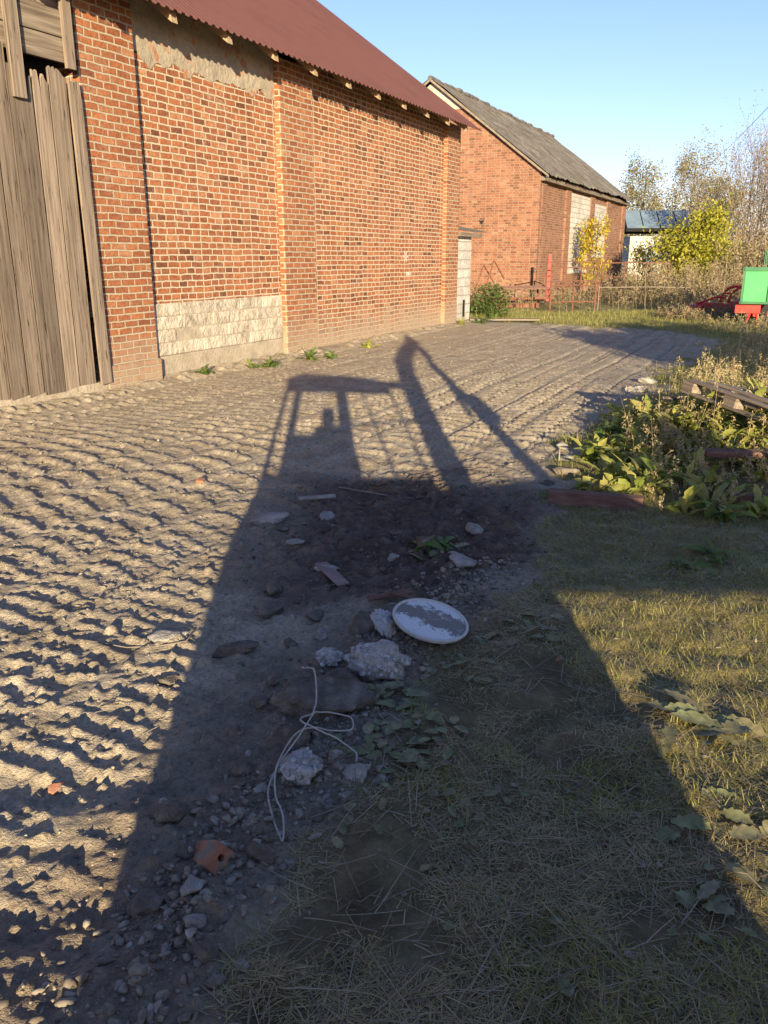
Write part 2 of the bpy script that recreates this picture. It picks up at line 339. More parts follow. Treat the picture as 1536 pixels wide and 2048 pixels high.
hh=mathn(nt,'ADD',noise(nt,O,28,5,.75),mathn(nt,'MULTIPLY',noise(nt,O,110,3,.7),.5)); hh=mathn(nt,'ADD',hh,mathn(nt,'MULTIPLY',peb,.25))
bump(nt,b,hh,1.0,.016)
gr=np_obj('ground',V,F,'ground',smooth=True)
g,wet_dark,bb=zones(V[:,0],V[:,1])
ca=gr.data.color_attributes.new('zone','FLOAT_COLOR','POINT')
buf=np.ones((len(V),4),dtype=np.float32); buf[:,0]=g; buf[:,1]=wet_dark; buf[:,2]=np.maximum(sst(5,8,V[:,1]),.65*sst(.75,1.3,V[:,0])); ca.data.foreach_set('color',buf.ravel())
top(gr,'yard of rutted grey earth with gravel and dry grass','ground',kind='structure')

# ------------------------------------------------------------ scatter helpers
def strips(pos,az,el,L,W,bend,nseg=3,prof=None,fold=0.0,across=2,twist=None):
    n=len(pos); ts=np.linspace(0,1,nseg+1)
    if prof is None: prof=lambda t:1-.9*t
    P=np.array(pos,float).copy(); d=np.stack([np.cos(az),np.sin(az)],1)
    sv=np.stack([-np.sin(az),np.cos(az),np.zeros(n)],1)
    if twist is not None:
        up=np.stack([np.zeros(n),np.zeros(n),np.ones(n)],1); sv=sv*np.cos(twist)[:,None]+up*np.sin(twist)[:,None]
    out=[]; seg=L/nseg
    for k,t in enumerate(ts):
        if k>0:
            e=el-bend*(t-.5/nseg)
            P=P+np.stack([d[:,0]*np.cos(e)*seg,d[:,1]*np.cos(e)*seg,np.sin(e)*seg],1)
        w=(W*prof(t))[:,None]
        if across==2: out+= [P-sv*w*.5,P+sv*w*.5]
        else:
            upv=np.array([0,0,1.0])
            out+= [P-sv*w*.5+upv*w*fold,P,P+sv*w*.5+upv*w*fold]
    V=np.stack(out,1); m=V.shape[1]
    q=[]
    for k in range(nseg):
        for a in range(across-1):
            i=k*across+a; q.append((i,i+1,i+1+across,i+across))
    F=(np.arange(n)[:,None,None]*m+np.array(q)[None]).reshape(-1,4)
    return V.reshape(-1,3),F
class Acc:
    def __init__(s): s.V=[]; s.F=[]; s.n=0
    def add(s,VF):
        V,F=VF; s.V.append(V); s.F.append(F+s.n); s.n+=len(V)
    def obj(s,name,mat,parent=None): return np_obj(name,np.concatenate(s.V),np.concatenate(s.F),mat,parent)
U=lambda a,b,n: rng.uniform(a,b,n)
def ico(sub):
    bm=bmesh.new(); bmesh.ops.create_icosphere(bm,subdivisions=sub,radius=1); bm.verts.ensure_lookup_table()
    V=np.array([v.co[:] for v in bm.verts]); F=np.array([[v.index for v in f.verts] for f in bm.faces]); bm.free(); return V,F
def stones(pos,size,sub,nv=14,flat=(.4,.8)):
    V0,F0=ico(sub); n=len(pos)
    var=[]
    for i in range(nv):
        v=V0*(1+rng.normal(0,.06,(len(V0),1)))
        for j in range(8):
            nrm=rng.normal(size=3); nrm/=np.linalg.norm(nrm); dd=v@nrm; k=rng.uniform(.34,.6)
            v=v-np.clip(dd-k,0,None)[:,None]*nrm
        var.append(v*1.3)
    var=np.array(var)[rng.integers(0,nv,n)]
    sc=np.stack([U(.8,1.5,n),U(.6,1.1,n),U(flat[0],flat[1],n)],1)*size[:,None]
    var=var*sc[:,None,:]
    a=U(0,6.28,n); t=U(-.6,.6,n); ca,sa,ct,st=np.cos(a),np.sin(a),np.cos(t),np.sin(t); z=np.zeros(n); o=np.ones(n)
    R=np.stack([np.stack([ca,-sa,z],1),np.stack([sa,ca,z],1),np.stack([z,z,o],1)],1)
    Rx=np.stack([np.stack([o,z,z],1),np.stack([z,ct,-st],1),np.stack([z,st,ct],1)],1)
    Vv=np.einsum('nij,nkj->nki',R@Rx,var)+pos[:,None,:]
    F=(np.arange(n)[:,None,None]*len(V0)+F0[None]).reshape(-1,3)
    return Vv.reshape(-1,3),F
def scatter(n,x0,x1,y0,y1,test,pw=1.0):
    out=[]
    while sum(len(o) for o in out)<n:
        y=y0+(y1-y0)*rng.random(n*2)**pw; x=U(x0,x1,n*2); k=test(x,y); out.append(np.stack([x[k],y[k]],1))
    p=np.concatenate(out)[:n]; return np.column_stack([p,H(p[:,0],p[:,1])])
inview=lambda x,y: np.abs(x)<(.52*y+.45)

A=Acc()
def tdirt(x,y):
    g,w,b=zones(x,y); return inview(x,y)&(rng.random(len(x))>g*.93)&(b>.05)
p=scatter(9000,-4,5,1.2,9,tdirt,1.15); s=.002+.007*rng.random(9000)**3; p[:,2]+=s*.1; A.add(stones(p,s,1))
def tstrip(x,y):
    xb=np.interp(y,BY,BX); c=xb-.08-.14*sst(1.4,2.3,y)+.06*np.sin(y*3); return (rng.random(len(x))<np.exp(-((x-c)/.16)**2))&inview(x,y)
p=scatter(4600,-1.4,1.2,1.25,4.2,tstrip,.85); s=.003+.017*rng.random(4600)**3.4; p[:,2]+=s*.2; A.add(stones(p,s,1))
p=scatter(120,-1.9,.9,1.9,5.0,lambda x,y:tdirt(x,y)&(fbm(x,y,1.2,2,2)>-.15),1.2); s=.007+.010*rng.random(120)**2; A.add(stones(p,s,2))
p=scatter(2500,-4,9,6,20,tdirt,1.3); s=.006+.014*rng.random(2500)**3; p[:,2]+=s*.1; A.add(stones(p,s,1))
p=scatter(300,-1,3,1.3,5.5,lambda x,y:zones(x,y)[0]>.6,1.2); s=.003+.010*rng.random(300)**2; p[:,2]+=s*.5; A.add(stones(p,s,1))
o=A.obj('gravel','gravel'); top(o,'loose grey gravel and stone chips on the earth','gravel',kind='stuff')
A=Acc()
p=scatter(1500,-1.3,1.8,3.0,6.3,lambda x,y:zones(x,y)[1]>.3+.5*rng.random(len(x)),1.0); s=.004+.018*rng.random(1500)**3; A.add(stones(p,s,1,14,(.5,.9)))
o=A.obj('soil_clods','clod'); top(o,'churned clods of dark brown soil','soil clods',kind='stuff')

def tgrass(x,y):
    g,w,b=zones(x,y); return inview(x,y)&(g>.40)
A=Acc()
n=95000; p=scatter(n,-.75,3.8,1.2,6.5,lambda x,y:tgrass(x,y)&(fbm(x,y,3,3,1)>-.30+.25*rng.random(len(x))-.25*(x>1)),1.3); p[:,2]+=.002
A.add(strips(p,U(0,6.28,n),U(-.05,.5,n),U(.015,.075,n),U(.0014,.0042,n),U(.1,.9,n)))
o=A.obj('dry_grass','straw'); top(o,'flattened straw and dry grass stalks','grass',kind='stuff')
A=Acc()
n=3200; p=scatter(n,-.65,3.6,1.2,6,lambda x,y:tgrass(x,y)&(fbm(x,y,1.7,2,6)>-.2),1.3); p[:,2]+=.006
A.add(strips(p,U(0,6.28,n),U(-.1,.2,n),U(.08,.20,n),U(.002,.004,n),U(-.2,.7,n),4,lambda t:1-.5*t))
o=A.obj('dead_stalks','stalk'); top(o,'long dead weed stalks matted on the grass','dead stalks',kind='stuff')
A=Acc()
n=48000; p=scatter(n,-.3,4.2,1.25,7.5,lambda x,y:tgrass(x,y)&(fbm(x,y,2.2,2,4)+.45*sst(.4,1.3,x)>.10),1.3)
A.add(strips(p,U(0,6.28,n),U(.1,1.1,n),U(.02,.06,n),U(.0018,.005,n),U(.2,1.3,n)))
n=30000; p=scatter(n,1,14,6.0,26,lambda x,y:tgrass(x,y),1.0)
A.add(strips(p,U(0,6.28,n),U(.4,1.5,n),U(.06,.18,n),U(.005,.012,n),U(.2,1.1,n),2))
o=A.obj('green_grass','ggreen'); top(o,'short green and yellowing grass','grass',kind='stuff')

lp=lambda t: (math.sin(math.pi*min(1,(t*.93+.07)))**.7)*(.80+.20*math.cos(t*19))
def rosette(name,x,y,n,L,W,mat,label,el=(.5,1.3),z=0):
    A=Acc(); z=hz(x,y)+z-.01
    pos=np.column_stack([x+rng.normal(0,.04,n),y+rng.normal(0,.04,n),np.full(n,z)])
    az=U(0,6.28,n); e=U(el[0],el[1],n); LL=U(.45,1.1,n)*L
    A.add(strips(pos,az,e,LL,W*LL/L*U(.8,1.2,n),U(.4,1.8,n),8,lp,.18,3,U(-.5,.5,n)))
    V=np.concatenate(A.V)-np.array([x,y,z]); o=np_obj(name,V,np.concatenate(A.F),mat); o.location=(x,y,z)
    return top(o,label,'plant')
R0=random.Random(11)
for i in range(200):
    y=R0.uniform(4.95,8.8); x=np.interp(y,BY,BX)+R0.uniform(.12,2.2)
    if x>.49*y+.2: continue
    if y<5.5 and x<1.9: continue
    o=rosette('dock_plant',x,y,R0.randint(9,17),R0.uniform(.15,.34),R0.uniform(.06,.10),'dock' if i%8 else 'lgreen','yellow-green broad-leaved dock plant among dry weeds',(.5,1.4)); o['group']='leafy docks beside the track'
rosette('weed_plant',1.62,4.15,18,.20,.06,'lgreen','dark green leafy weed in the shaded grass',(.2,1.2))
rosette('weed_plant',1.82,4.25,16,.20,.06,'lgreen','dark green leafy weed in the shaded grass',(.2,1.2))
rosette('weed_plant',.30,4.38,14,.18,.06,'lgreen','wilted green leaves on dark soil',(.0,.8),.03)
for x,y,L in [(-2.55,11.75,.22),(-1.75,12.75,.30),(-1.95,12.6,.2),(-1.2,13.65,.30),(-.9,14.0,.2),(-.3,15.7,.25),(1.9,20.9,.3),(2.5,21.4,.4),(2.9,22.6,.45)]:
    o=rosette('weed_plant',x,y,22,L,.07,'lgreen' if rng.random()<.6 else 'dock','green weed growing at the foot of the brick wall',(.3,1.5)); o['group']='weeds along the barn wall'
A=Acc()
def lay(cx,cy,r,n,L,W):
    a=U(0,6.28,n); q=r*np.sqrt(rng.random(n)); x=cx+q*np.cos(a)*1.2; y=cy+q*np.sin(a)*.8
    pos=np.column_stack([x,y,H(x,y)+U(.006,.02,n)])
    A.add(strips(pos,U(0,6.28,n),U(-.05,.2,n),U(.6,1.1,n)*L,W*U(.7,1.2,n),U(.0,.5,n),9,lambda t:(math.sin(math.pi*(t*.9+.08))**.6)*(.75+.25*math.cos(t*25)),.08,3,U(-.3,.3,n)))
lay(.02,2.75,.10,26,.08,.055); lay(.06,2.47,.18,46,.065,.05); lay(.35,3.0,.15,12,.07,.045); lay(.62,3.35,.2,16,.09,.055)
lay(1.12,2.55,.12,14,.16,.10); lay(.2,2.2,.2,16,.05,.035); lay(.8,2.6,.5,14,.04,.03); lay(1.02,2.1,.18,14,.11,.07); lay(.5,1.8,.4,14,.04,.03); lay(.3,4.3,.15,12,.13,.06); lay(-.1,2.0,.12,8,.045,.03); lay(.92,1.8,.12,8,.10,.06)
o=A.obj('fallen_leaves','litter'); top(o,'torn pale green leaves lying on the grass','fallen leaves',kind='stuff')

def weeds(A,pts,hmin,hmax,w=.006,br=7,lf=5,lsz=.03):
    n=len(pts); L=U(hmin,hmax,n); az=U(0,6.28,n); el=U(1.0,1.55,n); bd=U(-.1,.4,n)
    A.add(strips(pts,az,el,L,np.full(n,w),bd,3,lambda t:1-.6*t))
    for k in range(br):
        t=U(.15,.98,n); d=np.stack([np.cos(az)*np.cos(el-bd*t*.5),np.sin(az)*np.cos(el-bd*t*.5),np.sin(el-bd*t*.5)],1)
        p=pts+d*(L*t)[:,None]; a2=U(0,6.28,n); e2=U(.3,1.2,n); l2=L*U(.12,.35,n)*(1.2-t)
        A.add(strips(p,a2,e2,l2,np.full(n,w*.6),U(-.4,.4,n),2))
        d2=np.stack([np.cos(a2)*np.cos(e2),np.sin(a2)*np.cos(e2),np.sin(e2)],1)
        for j in range(lf):
            q=p+d2*(l2*U(.3,1.05,n))[:,None]+rng.normal(0,lsz*.3,(n,3))
            A.add(strips(q,U(0,6.28,n),U(-.8,1.2,n),U(.5,1.3,n)*lsz,U(.3,.6,n)*lsz,U(-.5,.8,n),2,lambda t:[.3,1,.2][int(round(t*2))],0,2,U(-1.2,1.2,n)))
def pts(n,f):
    out=[]
    while len(out)<n:
        r=f()
        if r is not None: out.append(r)
    P=np.array(out); return np.column_stack([P,H(P[:,0],P[:,1])-.01])
def reg(x0,x1,y0,y1,off=.1):
    def f():
        x=random.uniform(x0,x1); y=random.uniform(y0,y1)
        if x<np.interp(y,BY,BX)+off or x>.5*y+.3: return None
        if 2.6<x<4.2 and 5.8<y<7.4 and random.random()<.7: return None
        return (x,y)
    return f
A=Acc()
weeds(A,pts(200,reg(1.9,5.0,6.2,9.5,.3)),.10,.36,.004,8,5,.024)
weeds(A,pts(130,reg(1.8,4.2,5.1,7.2,.55)),.08,.30,.004,8,5,.022)
weeds(A,pts(40,reg(2.0,5.0,6.0,9.5,.4)),.4,.65,.004,8,4,.018)
weeds(A,pts(220,reg(3.6,8,9,14,.5)),.15,.5,.006,7,4,.035)
weeds(A,pts(220,reg(6.6,12,13,20,.6)),.2,.5,.008,6,4,.045)
o=A.obj('dry_weeds','dryw'); top(o,'tall brown dried weeds beside the track','dry weeds',kind='stuff')
A=Acc()
weeds(A,pts(900,lambda:(random.uniform(8.0,18.5),random.uniform(25.2,35))),.6,1.7,.016,7,4,.09)
weeds(A,pts(120,lambda:(random.uniform(3,8),random.uniform(26,34))),.3,.9,.012,6,4,.06)
weeds(A,pts(420,lambda:(random.uniform(7.6,12.0),random.uniform(22.2,23.9))),.15,.46,.010,7,4,.05)
weeds(A,pts(700,lambda:(random.uniform(15.0,28),random.uniform(35,50))),1.6,3.1,.025,8,5,.15)
o=A.obj('dry_weeds','dryw2'); top(o,'thicket of brown and green dried weeds by the fence','dry weeds',kind='stuff')
A=Acc(); n=1800
a=U(0,6.28,n); r=.7*np.sqrt(rng.random(n)); x=3.0+r*np.cos(a)*.8; y=24+r*np.sin(a); z=U(0.02,.95,n)*(1-.5*(r/.8)**2)
A.add(strips(np.column_stack([x,y,z]),U(0,6.28,n),U(-.6,1,n),U(.06,.13,n),U(.03,.07,n),U(0,1,n),3,lambda t:math.sin(math.pi*(t*.9+.08))))
o=A.obj('shrub','lgreen'); top(o,'low green shrub beside the white block shed','shrub')

# ------------------------------------------------------------ trees
def tree(name,x,y,h,cw,cz,nl,ls,leaf,bark,label,limbs=16,upright=.6,trunk=.12,cat='tree',fill=1.0,lean=(0,0),twig=1.0):
    e=empty(name,(x,y,hz(x,y)-.03)); R=random.Random(int(x*100+y*10)); T=MB()
    tops=[]; tp=[]
    for i in range(6):
        t=i/5; tp.append((math.sin(t*3+x)*.02*h+lean[0]*t,math.cos(t*2.5+y)*.02*h+lean[1]*t,t*h*.93))
    T.tube(tp,[trunk*(1-.85*i/5) for i in range(6)],7)
    for i in range(limbs):
        f=cz+(0.92-cz)*(i+.5)/limbs; f0=max(.06,f-.12); k=min(4,int(f0*5)); u=f0*5-k
        b=Vector(tp[k]).lerp(Vector(tp[k+1]),u); a=R.uniform(0,6.28)
        sh=math.sin(math.pi*min(1,max(.08,(f-cz)/(1.02-cz))*.85+.12))**.7
        l=cw*.5*sh*R.uniform(.7,1.1); up=l*upright*R.uniform(.8,1.8)
        end=b+Vector((math.cos(a)*l,math.sin(a)*l,up)); mid=b.lerp(end,.5)+Vector((0,0,-.1*up))
        T.tube([b,mid,end],[trunk*.35*(1.1-f),trunk*.22*(1.1-f),.004+trunk*.03*twig],5)
        for j in range(6):
            q=mid.lerp(end,j/5.); e2=q+Vector((R.uniform(-.4,.4)*l,R.uniform(-.4,.4)*l,R.uniform(.1,.5)*l*(.6+upright)))
            T.tube([q,q.lerp(e2,.5)+Vector((0,0,-.03*l)),e2],[.006+trunk*.04*twig,.004+trunk*.03*twig,.003+trunk*.01],4)
            tops.append(e2); tops.append(q.lerp(e2,.5))
        tops.append(end)
    T.obj('trunk',bark,e,smooth=True)
    tops=np.array([t[:] for t in tops]); dens=rng.random(len(tops))**1.0; dens/=dens.sum()
    idx=rng.choice(len(tops),nl,p=dens); P=tops[idx]+rng.normal(0,cw*.055*fill,(nl,3)); P[:,2]=np.maximum(P[:,2],.1)
    V,F=strips(P,U(0,6.28,nl),U(-1.2,1.0,nl),U(.6,1.2,nl)*ls,U(.5,.9,nl)*ls,U(-.3,.8,nl),2,lambda t:[.25,1,.25][int(round(t*2))],0,2,U(-1,1,nl))
    np_obj('crown',V,F,leaf,e)
    return top(e,label,cat)
PB='tall sparse poplar with thin yellowing leaves'
for x,y,h,cw in [(24.0,82,9.9,4.4),(29.3,84,11.6,4.6),(33.5,88,9.5,5)]:
    o=tree('poplar_tree',x,y,h,cw,.12,5000,.20,'pleaf','bark',PB,34,1.2,.14,fill=1.3,twig=.8); o['group']='poplars behind the yard'
tree('yellow_bush',14.7,41,4.0,3.2,.05,5600,.16,'ygleaf','bark','bushy small tree with dense yellow-green leaves',24,.35,.08,fill=1.9)
tree('yellow_bush',16.1,42.0,2.9,2.2,.05,2200,.15,'ygleaf','bark','bushy small tree with dense yellow-green leaves',16,.35,.06,fill=1.9)
tree('yellow_sapling',9.5,38.6,3.7,1.5,.2,1500,.13,'yleaf','bark','slender sapling with bright yellow leaves beside brick building',16,.7,.05,fill=1.5)
tree('yellow_sapling',13.5,45,2.4,1.8,.1,900,.15,'dock','bark','small yellow-green bush in front of the low house',12,.6,.05,fill=1.5)
for x,y,h,cw in [(20.9,50,6.8,4.2),(22.6,52,8.3,4.4),(24.3,51,7.8,4.6),(26.0,53,8.6,4.8),(20.2,55,5.8,4),(22.2,47,6.0,4),(24.0,56,8.6,5)]:
    o=tree('bare_tree',x,y,h,cw,.04,1300,.11,'rleaf','barkr','nearly leafless tree with pale brown twigs',46,1.5,.085,fill=1.1,twig=1.1); o['group']='bare trees behind the fence'
for x,y,h,cw in [(19.0,95,4.6,7),(24,98,5.5,8),(38,92,7,9),(29,99,6,9),(34,96,6,9)]:
    o=tree('distant_tree',x,y,h,cw,.1,2600,.3,'rleaf','bark','distant autumn tree behind low house',18,.6,.12,fill=1.8); o['group']='distant trees'

tree('shrub',2.0,-1.0,1.95,.75,.60,4200,.09,'lgreen','bark','unseen leaning shrub added beside the excavator to cast a shadow',14,.3,.03,'shrub',1.4,lean=(1.25,.2))  # out of view, added for the shadow patch on the track
tree('yard_tree',7.3,-3.4,4.75,3.2,.74,9000,.20,'ygleaf','bark','small yard tree with yellow-green crown',16,.20,.07,fill=1.3)

# ------------------------------------------------------------ barn
ANG=math.atan2(TY,TX)
barn=empty('brick_barn',(-3.46,10.41,0),ANG); top(barn,'large red brick barn with dark red metal roof and plank gate','barn')
ZE=4.42; SL=.727; rz=lambda y: ZE+(y+.5)*SL
E=12.1; DEP=10.4; RY=5.2
w=MB(); w.box(.94,4.2,.1,.4,.98,4.02); w.box(5.2,11.3,.1,.4,-.2,4.72); w.box(-6,-4.2,.1,.4,-.2,4.72)
w.prism([(.402,-.2),(DEP,-.2),(DEP,rz(.4)-.12),(RY,rz(RY)-.12),(.402,rz(.4)-.12)],'x',E-.35,E-.002)
w.prism([(.402,-.2),(DEP,-.2),(DEP,rz(.4)-.12),(RY,rz(RY)-.12),(.402,rz(.4)-.12)],'x',-6,-5.7)
w.box(-5.69,E-.36,DEP-.3,DEP-.01,-.2,4.7)
w.obj('wall','brick',barn)
for a,b_ in ((0,.94),(4.2,5.2),(11.3,E),(-4.2,-3.3)):
    p_=MB(); p_.box(a,b_,0,.4,-.2,4.55)
    p_.obj('pilaster','brickp',barn)
MB().box(-.03,.975,-.03,.3,-.2,.30).obj('pilaster_base','brickp',barn,.01)
MB().box(.98,4.195,.08,.4,-.2,.30).obj('plinth','concrete',barn,.02)
pb=MB(); R=random.Random(4); z_=.302
for row in range(4):
    hh_=.175; x_=.945
    while x_<4.19:
        L_=min(R.uniform(.45,.75),4.193-x_)
        if 4.193-(x_+L_)<.2: L_=4.193-x_
        pb.box(x_+.001,x_+L_-.001,.075+R.uniform(-.008,.010),.35,z_+.001,z_+hh_-.001); x_+=L_
    z_+=hh_
pb.obj('block_course','block',barn,.016)
MB().box(.947,4.19,.083,.39,.3025,.99).obj('block_joint','concrete',barn)
pp=[(4.195,4.74),(.945,4.74)]; R=random.Random(8)
for i in range(60): pp.append((.945+3.25*i/59,3.97+mnoise.noise(Vector((i*.22,0,0)))*.16+R.uniform(-.02,.02)))
MB().prism(pp,'y',.092,.3).obj('lintel','plaster',barn)
MB().box(-3.3,-.03,-.02,.35,-.2,.12).obj('door_sill','concrete',barn,.01)
g_=MB(); s_=-.015; R=random.Random(3); j_=0
while s_>-3.2:
    wd=R.uniform(.20,.30) if j_ else .17; yo=R.uniform(-.016,.016); tp=3.47 if s_>-.80 else 3.70
    tp+=R.uniform(-.07,.08); x1=s_; x0=s_-wd; lean=.05 if j_==0 else R.uniform(-.014,.014)
    n=12; poly=[(x0,.10+R.uniform(-.03,.03)),(x1,.10+R.uniform(-.03,.03))]
    sl_=R.uniform(-.09,.09)
    for i in range(n+1): poly.append((x1-(x1-x0)*i/n-lean,tp+sl_*i/n+R.uniform(-.05,.01)-(R.uniform(.08,.28) if R.random()<.22 else 0)))
    if j_==0: yo-=.03
    g_.prism(poly,'y',-.03+yo,.0+yo); s_-=wd+R.uniform(.012,.026)+(.03 if j_==0 else 0); j_+=1
g_.obj('gate','wood',barn)
for a,b_ in ((.9,1.08),(2.6,2.78)): MB().box(-3.2,-.1,.06,.14,a,b_).obj('gate_rail','woodh',barn)
MB().box(-3.29,-.02,.33,.36,.0,4.6).obj('gate_dark_sheet','dark',barn)  # near-black sheet painting the unlit barn interior behind the planks
bm_=MB(); bm_.box(-3.3,-.14,-.02,.03,3.66,3.90); bm_.box(-3.3,-.12,-.03,.03,3.91,4.17); bm_.box(-3.3,-.04,.05,.3,4.2,4.6)
bm_.obj('timber_header','woodh',barn)
for q in ((-1.02,-.86,-.085,-.038,3.2,4.7),(-.24,-.12,-.085,-.036,3.60,4.7)): MB().box(*q).obj('upright_board','wood',barn)
s_=-5.6
while s_<E:
    r=MB(); y0=-.40
    r.prism([(y0,rz(y0)-.03),(y0-.02,rz(y0)-.17),(.5,rz(.5)-.17),(.5,rz(.5)-.03)],'x',s_,s_+.11)
    r.obj('rafter','rafter',barn); s_+=1.13
MB().box(-6,E-.02,.12,.35,4.73,4.86).obj('wall_plate','rafter',barn)
def roof(x0,x1,ye,ze,yr,zr,per,amp,rows=1,wob=0,tz=False):
    prof=[(0,0),(.45,0),(.55,1),(.9,1)] if tz else [(i/6,.5+.5*math.sin(i/6*2*math.pi)) for i in range(6)]
    xs_=[];hs=[]; k=0
    while x0+k*per<x1:
        for a,h_ in prof:
            if x0+(k+a)*per<=x1: xs_.append(x0+(k+a)*per); hs.append(h_*amp)
        k+=1
    V=[];F=[]; nn=len(xs_)
    for ri in range(rows+1):
        t=ri/rows
        for x,h_ in zip(xs_,hs):
            wv=mnoise.noise(Vector((x*.4,t*3,1)))*wob
            V.append((x,ye+(yr-ye)*t+(mnoise.noise(Vector((x*2,0,5)))*wob if t==0 else 0),ze+(zr-ze)*t+h_+wv))
    for ri in range(rows):
        for i in range(nn-1):
            a=ri*nn+i; F.append((a,a+1,a+1+nn,a+nn))
    return V,F
rf=empty('roof',parent=barn)
for yy,zz in ((-.5,ZE),(DEP+.5,ZE)):
    V_,F_=roof(-6.3,E+.12,yy,zz,RY,rz(RY),.15,.024,1,0,True)
    np_obj('roof_slope',V_,F_,'roofred',rf)
MB().tube([(-6.3,RY,rz(RY)+.03),(E+.12,RY,rz(RY)+.03)],.09,8).obj('ridge_cap','roofred',rf)
s0=9.2; mk=MB()
for i in range(6):
    a=i*math.pi/3; c_=Vector((s0+math.cos(a)*.07,0,1.62+math.sin(a)*.07))
    Mx=Matrix.Translation((c_.x,0,c_.z))@Matrix.Rotation(-a,4,'Y'); mk.box(-.068,.05,.092,.0975-i*.0005,-.022,.022,Mx)
mk.obj('painted_flower_mark','whitep',barn)
MB().box(s0+.04,s0+.26,.092,.0975,1.22,1.30).obj('painted_patch','whitep',barn)

shed=empty('block_shed',(-3.46+TX*(E+.02),10.41+TY*(E+.02),0),ANG); top(shed,'small white concrete block shed with lean-to roof','shed')
MB().box(0,1.25,.12,2.6,-.1,2.2).obj('wall','wblock',shed)
MB().box(.72,.86,.11,.119,.12,.55).obj('vent_dark_patch','dark',shed)  # dark patch on the wall face, painting the shade of an opening
V_,F_=roof(-.05,1.75,-.12,2.22,2.8,2.75,.16,.03,1,.02); np_obj('roof',V_,F_,'roofgrey',shed)
MB().box(0.0,1.6,-.05,.05,2.1,2.19).obj('roof_beam','woodh',shed)

# ------------------------------------------------------------ second building
bb2=empty('brick_outbuilding',(6.0,34,0),ANG); top(bb2,'old red brick farm building with grey corrugated roof','farm building')
sl=.75; ez=4.6; r2=lambda y: ez+(y+.35)*sl
W2=9.12; R2=4.56; LN=18
w=MB(); w.prism([(0,-.3),(W2,-.3),(W2,r2(0)-.1),(R2,r2(R2)-.1),(0,r2(0)-.1)],'x',0,.35)
w.prism([(0,-.3),(W2,-.3),(W2,r2(0)-.1),(R2,r2(R2)-.1),(0,r2(0)-.1)],'x',LN-.35,LN)
w.box(.352,LN-.352,.06,.4,-.3,4.75); w.box(.352,LN-.352,W2-.4,W2-.05,-.3,4.75)
w.obj('wall','brick2',bb2)
for a,b_ in ((.353,1.0),(4.2,5.0),(8.9,9.8),(12.7,13.5),(17.0,17.64)): MB().box(a,b_,-.02,.058,-.3,4.7).obj('pilaster','brick2',bb2)
for a,b_,z0,z1 in ((5.002,8.898,.9,4.3),(9.802,12.698,1.6,4.1)): MB().box(a,b_,.03,.059,z0,z1).obj('block_panel','wblock',bb2)
MB().prism([(R2-1.35,r2(R2-1.35)-.12),(R2,r2(R2)-.12),(R2+1.35,r2(R2-1.35)-.12)],'x',-.012,-.002).obj('gable_top','white',bb2)
for yy0,yy1 in ((-.38,R2),(W2+.38,R2)):
    z0=ez-.02; z1=r2(R2)
    MB().prism([(yy0,z0-.07),(yy1,z1-.09),(yy1,z1+.01),(yy0,z0+.01)],'x',-.24,-.20).obj('verge_board','pipe',bb2)
for yy in (-.4,W2+.4):
    V_,F_=roof(-.25,LN+.3,yy,ez,R2,r2(R2),.30,.05,8,.12); np_obj('roof',V_,F_,'roofgrey',bb2)
rc=MB()
for i in range(37):
    x=-.25+i*.5; dz=random.uniform(-.03,.06); rc.tube([(x,R2,r2(R2)+dz),(x+.47,R2,r2(R2)+dz)],.10,6)
rc.obj('ridge_tiles','roofgrey',bb2)
MB().box(0,LN,-.2,.0,4.42,4.58).obj('eave_board','woodh',bb2)
MB().prism([(2.2,3.02),(2.45,3.02),(2.33,2.85)],'x',-.006,-.002).obj('vent_dark_patch','dark',bb2)  # dark triangle on the gable face, opening shade put into its colour

fh=empty('low_house',(17.0,60,0),-.08); top(fh,'low pale block house with blue-grey glazed roof','house')
MB().box(0,4.0,0,6,-.2,3.0).obj('wall','wblock',fh)
rr=MB(); rr.prism([(-.5,3.3),(-.5,3.45),(1.4,4.7),(6.4,4.7),(6.4,3.3)],'x',-.4,4.2); rr.obj('roof','dark',fh)
gp=MB()
for i in range(4): gp.prism([(-.52,3.5),(-.54,3.52),(1.28,4.74),(1.3,4.70)],'x',-.35+i*1.13,-.35+i*1.13+1.06)
gp.obj('roof_glazing','glassroof',fh)
MB().box(1.2,2.6,-.015,-.002,1.2,2.3).obj('window','glassroof',fh)
MB().box(3.0,3.8,-.015,-.002,.1,2.2).obj('door','dark',fh)

pw=MB(); P1=Vector((10.55,20,7.1)); P2=Vector((42,119,12.5))
pw.tube([P1.lerp(P2,i/12)+Vector((0,0,-.5*math.sin(math.pi*i/12))) for i in range(13)],.012,5)
top(pw.obj('power_line','rubber'),'thin overhead power line against the sky','power line')

# ------------------------------------------------------------ fence, railings, scrap
fe=empty('metal_fence',(15.5,35,0)); top(fe,'green metal palisade fence behind dry weeds','fence')
f=MB()
for i in range(60): f.box(i*.14,i*.14+.03,0,.02,.05,1.85)
f.box(0,8.4,.022,.05,.35,.42).box(0,8.4,.022,.05,1.55,1.62); f.obj('palings','greenf',fe)
for i in range(5): MB().box(i*2.08-.04,i*2.08+.04,.052,.13,0,1.88).obj('post','greenf',fe)
def railing(name,x0,y0,x1,y1,posts,zs,r,mat,label):
    e=empty(name,(x0,y0,0)); dx,dy=x1-x0,y1-y0
    for z in zs: MB().tube([(0,0,z),(dx/2,dy/2,z+.02),(dx,dy,z)],r,6).obj('rail',mat,e)
    for i in range(posts):
        t=i/(posts-1); MB().tube([(dx*t,dy*t,-.05),(dx*t,dy*t,max(zs)+.05)],r*1.2,6).obj('post',mat,e)
    return top(e,label,'railing')
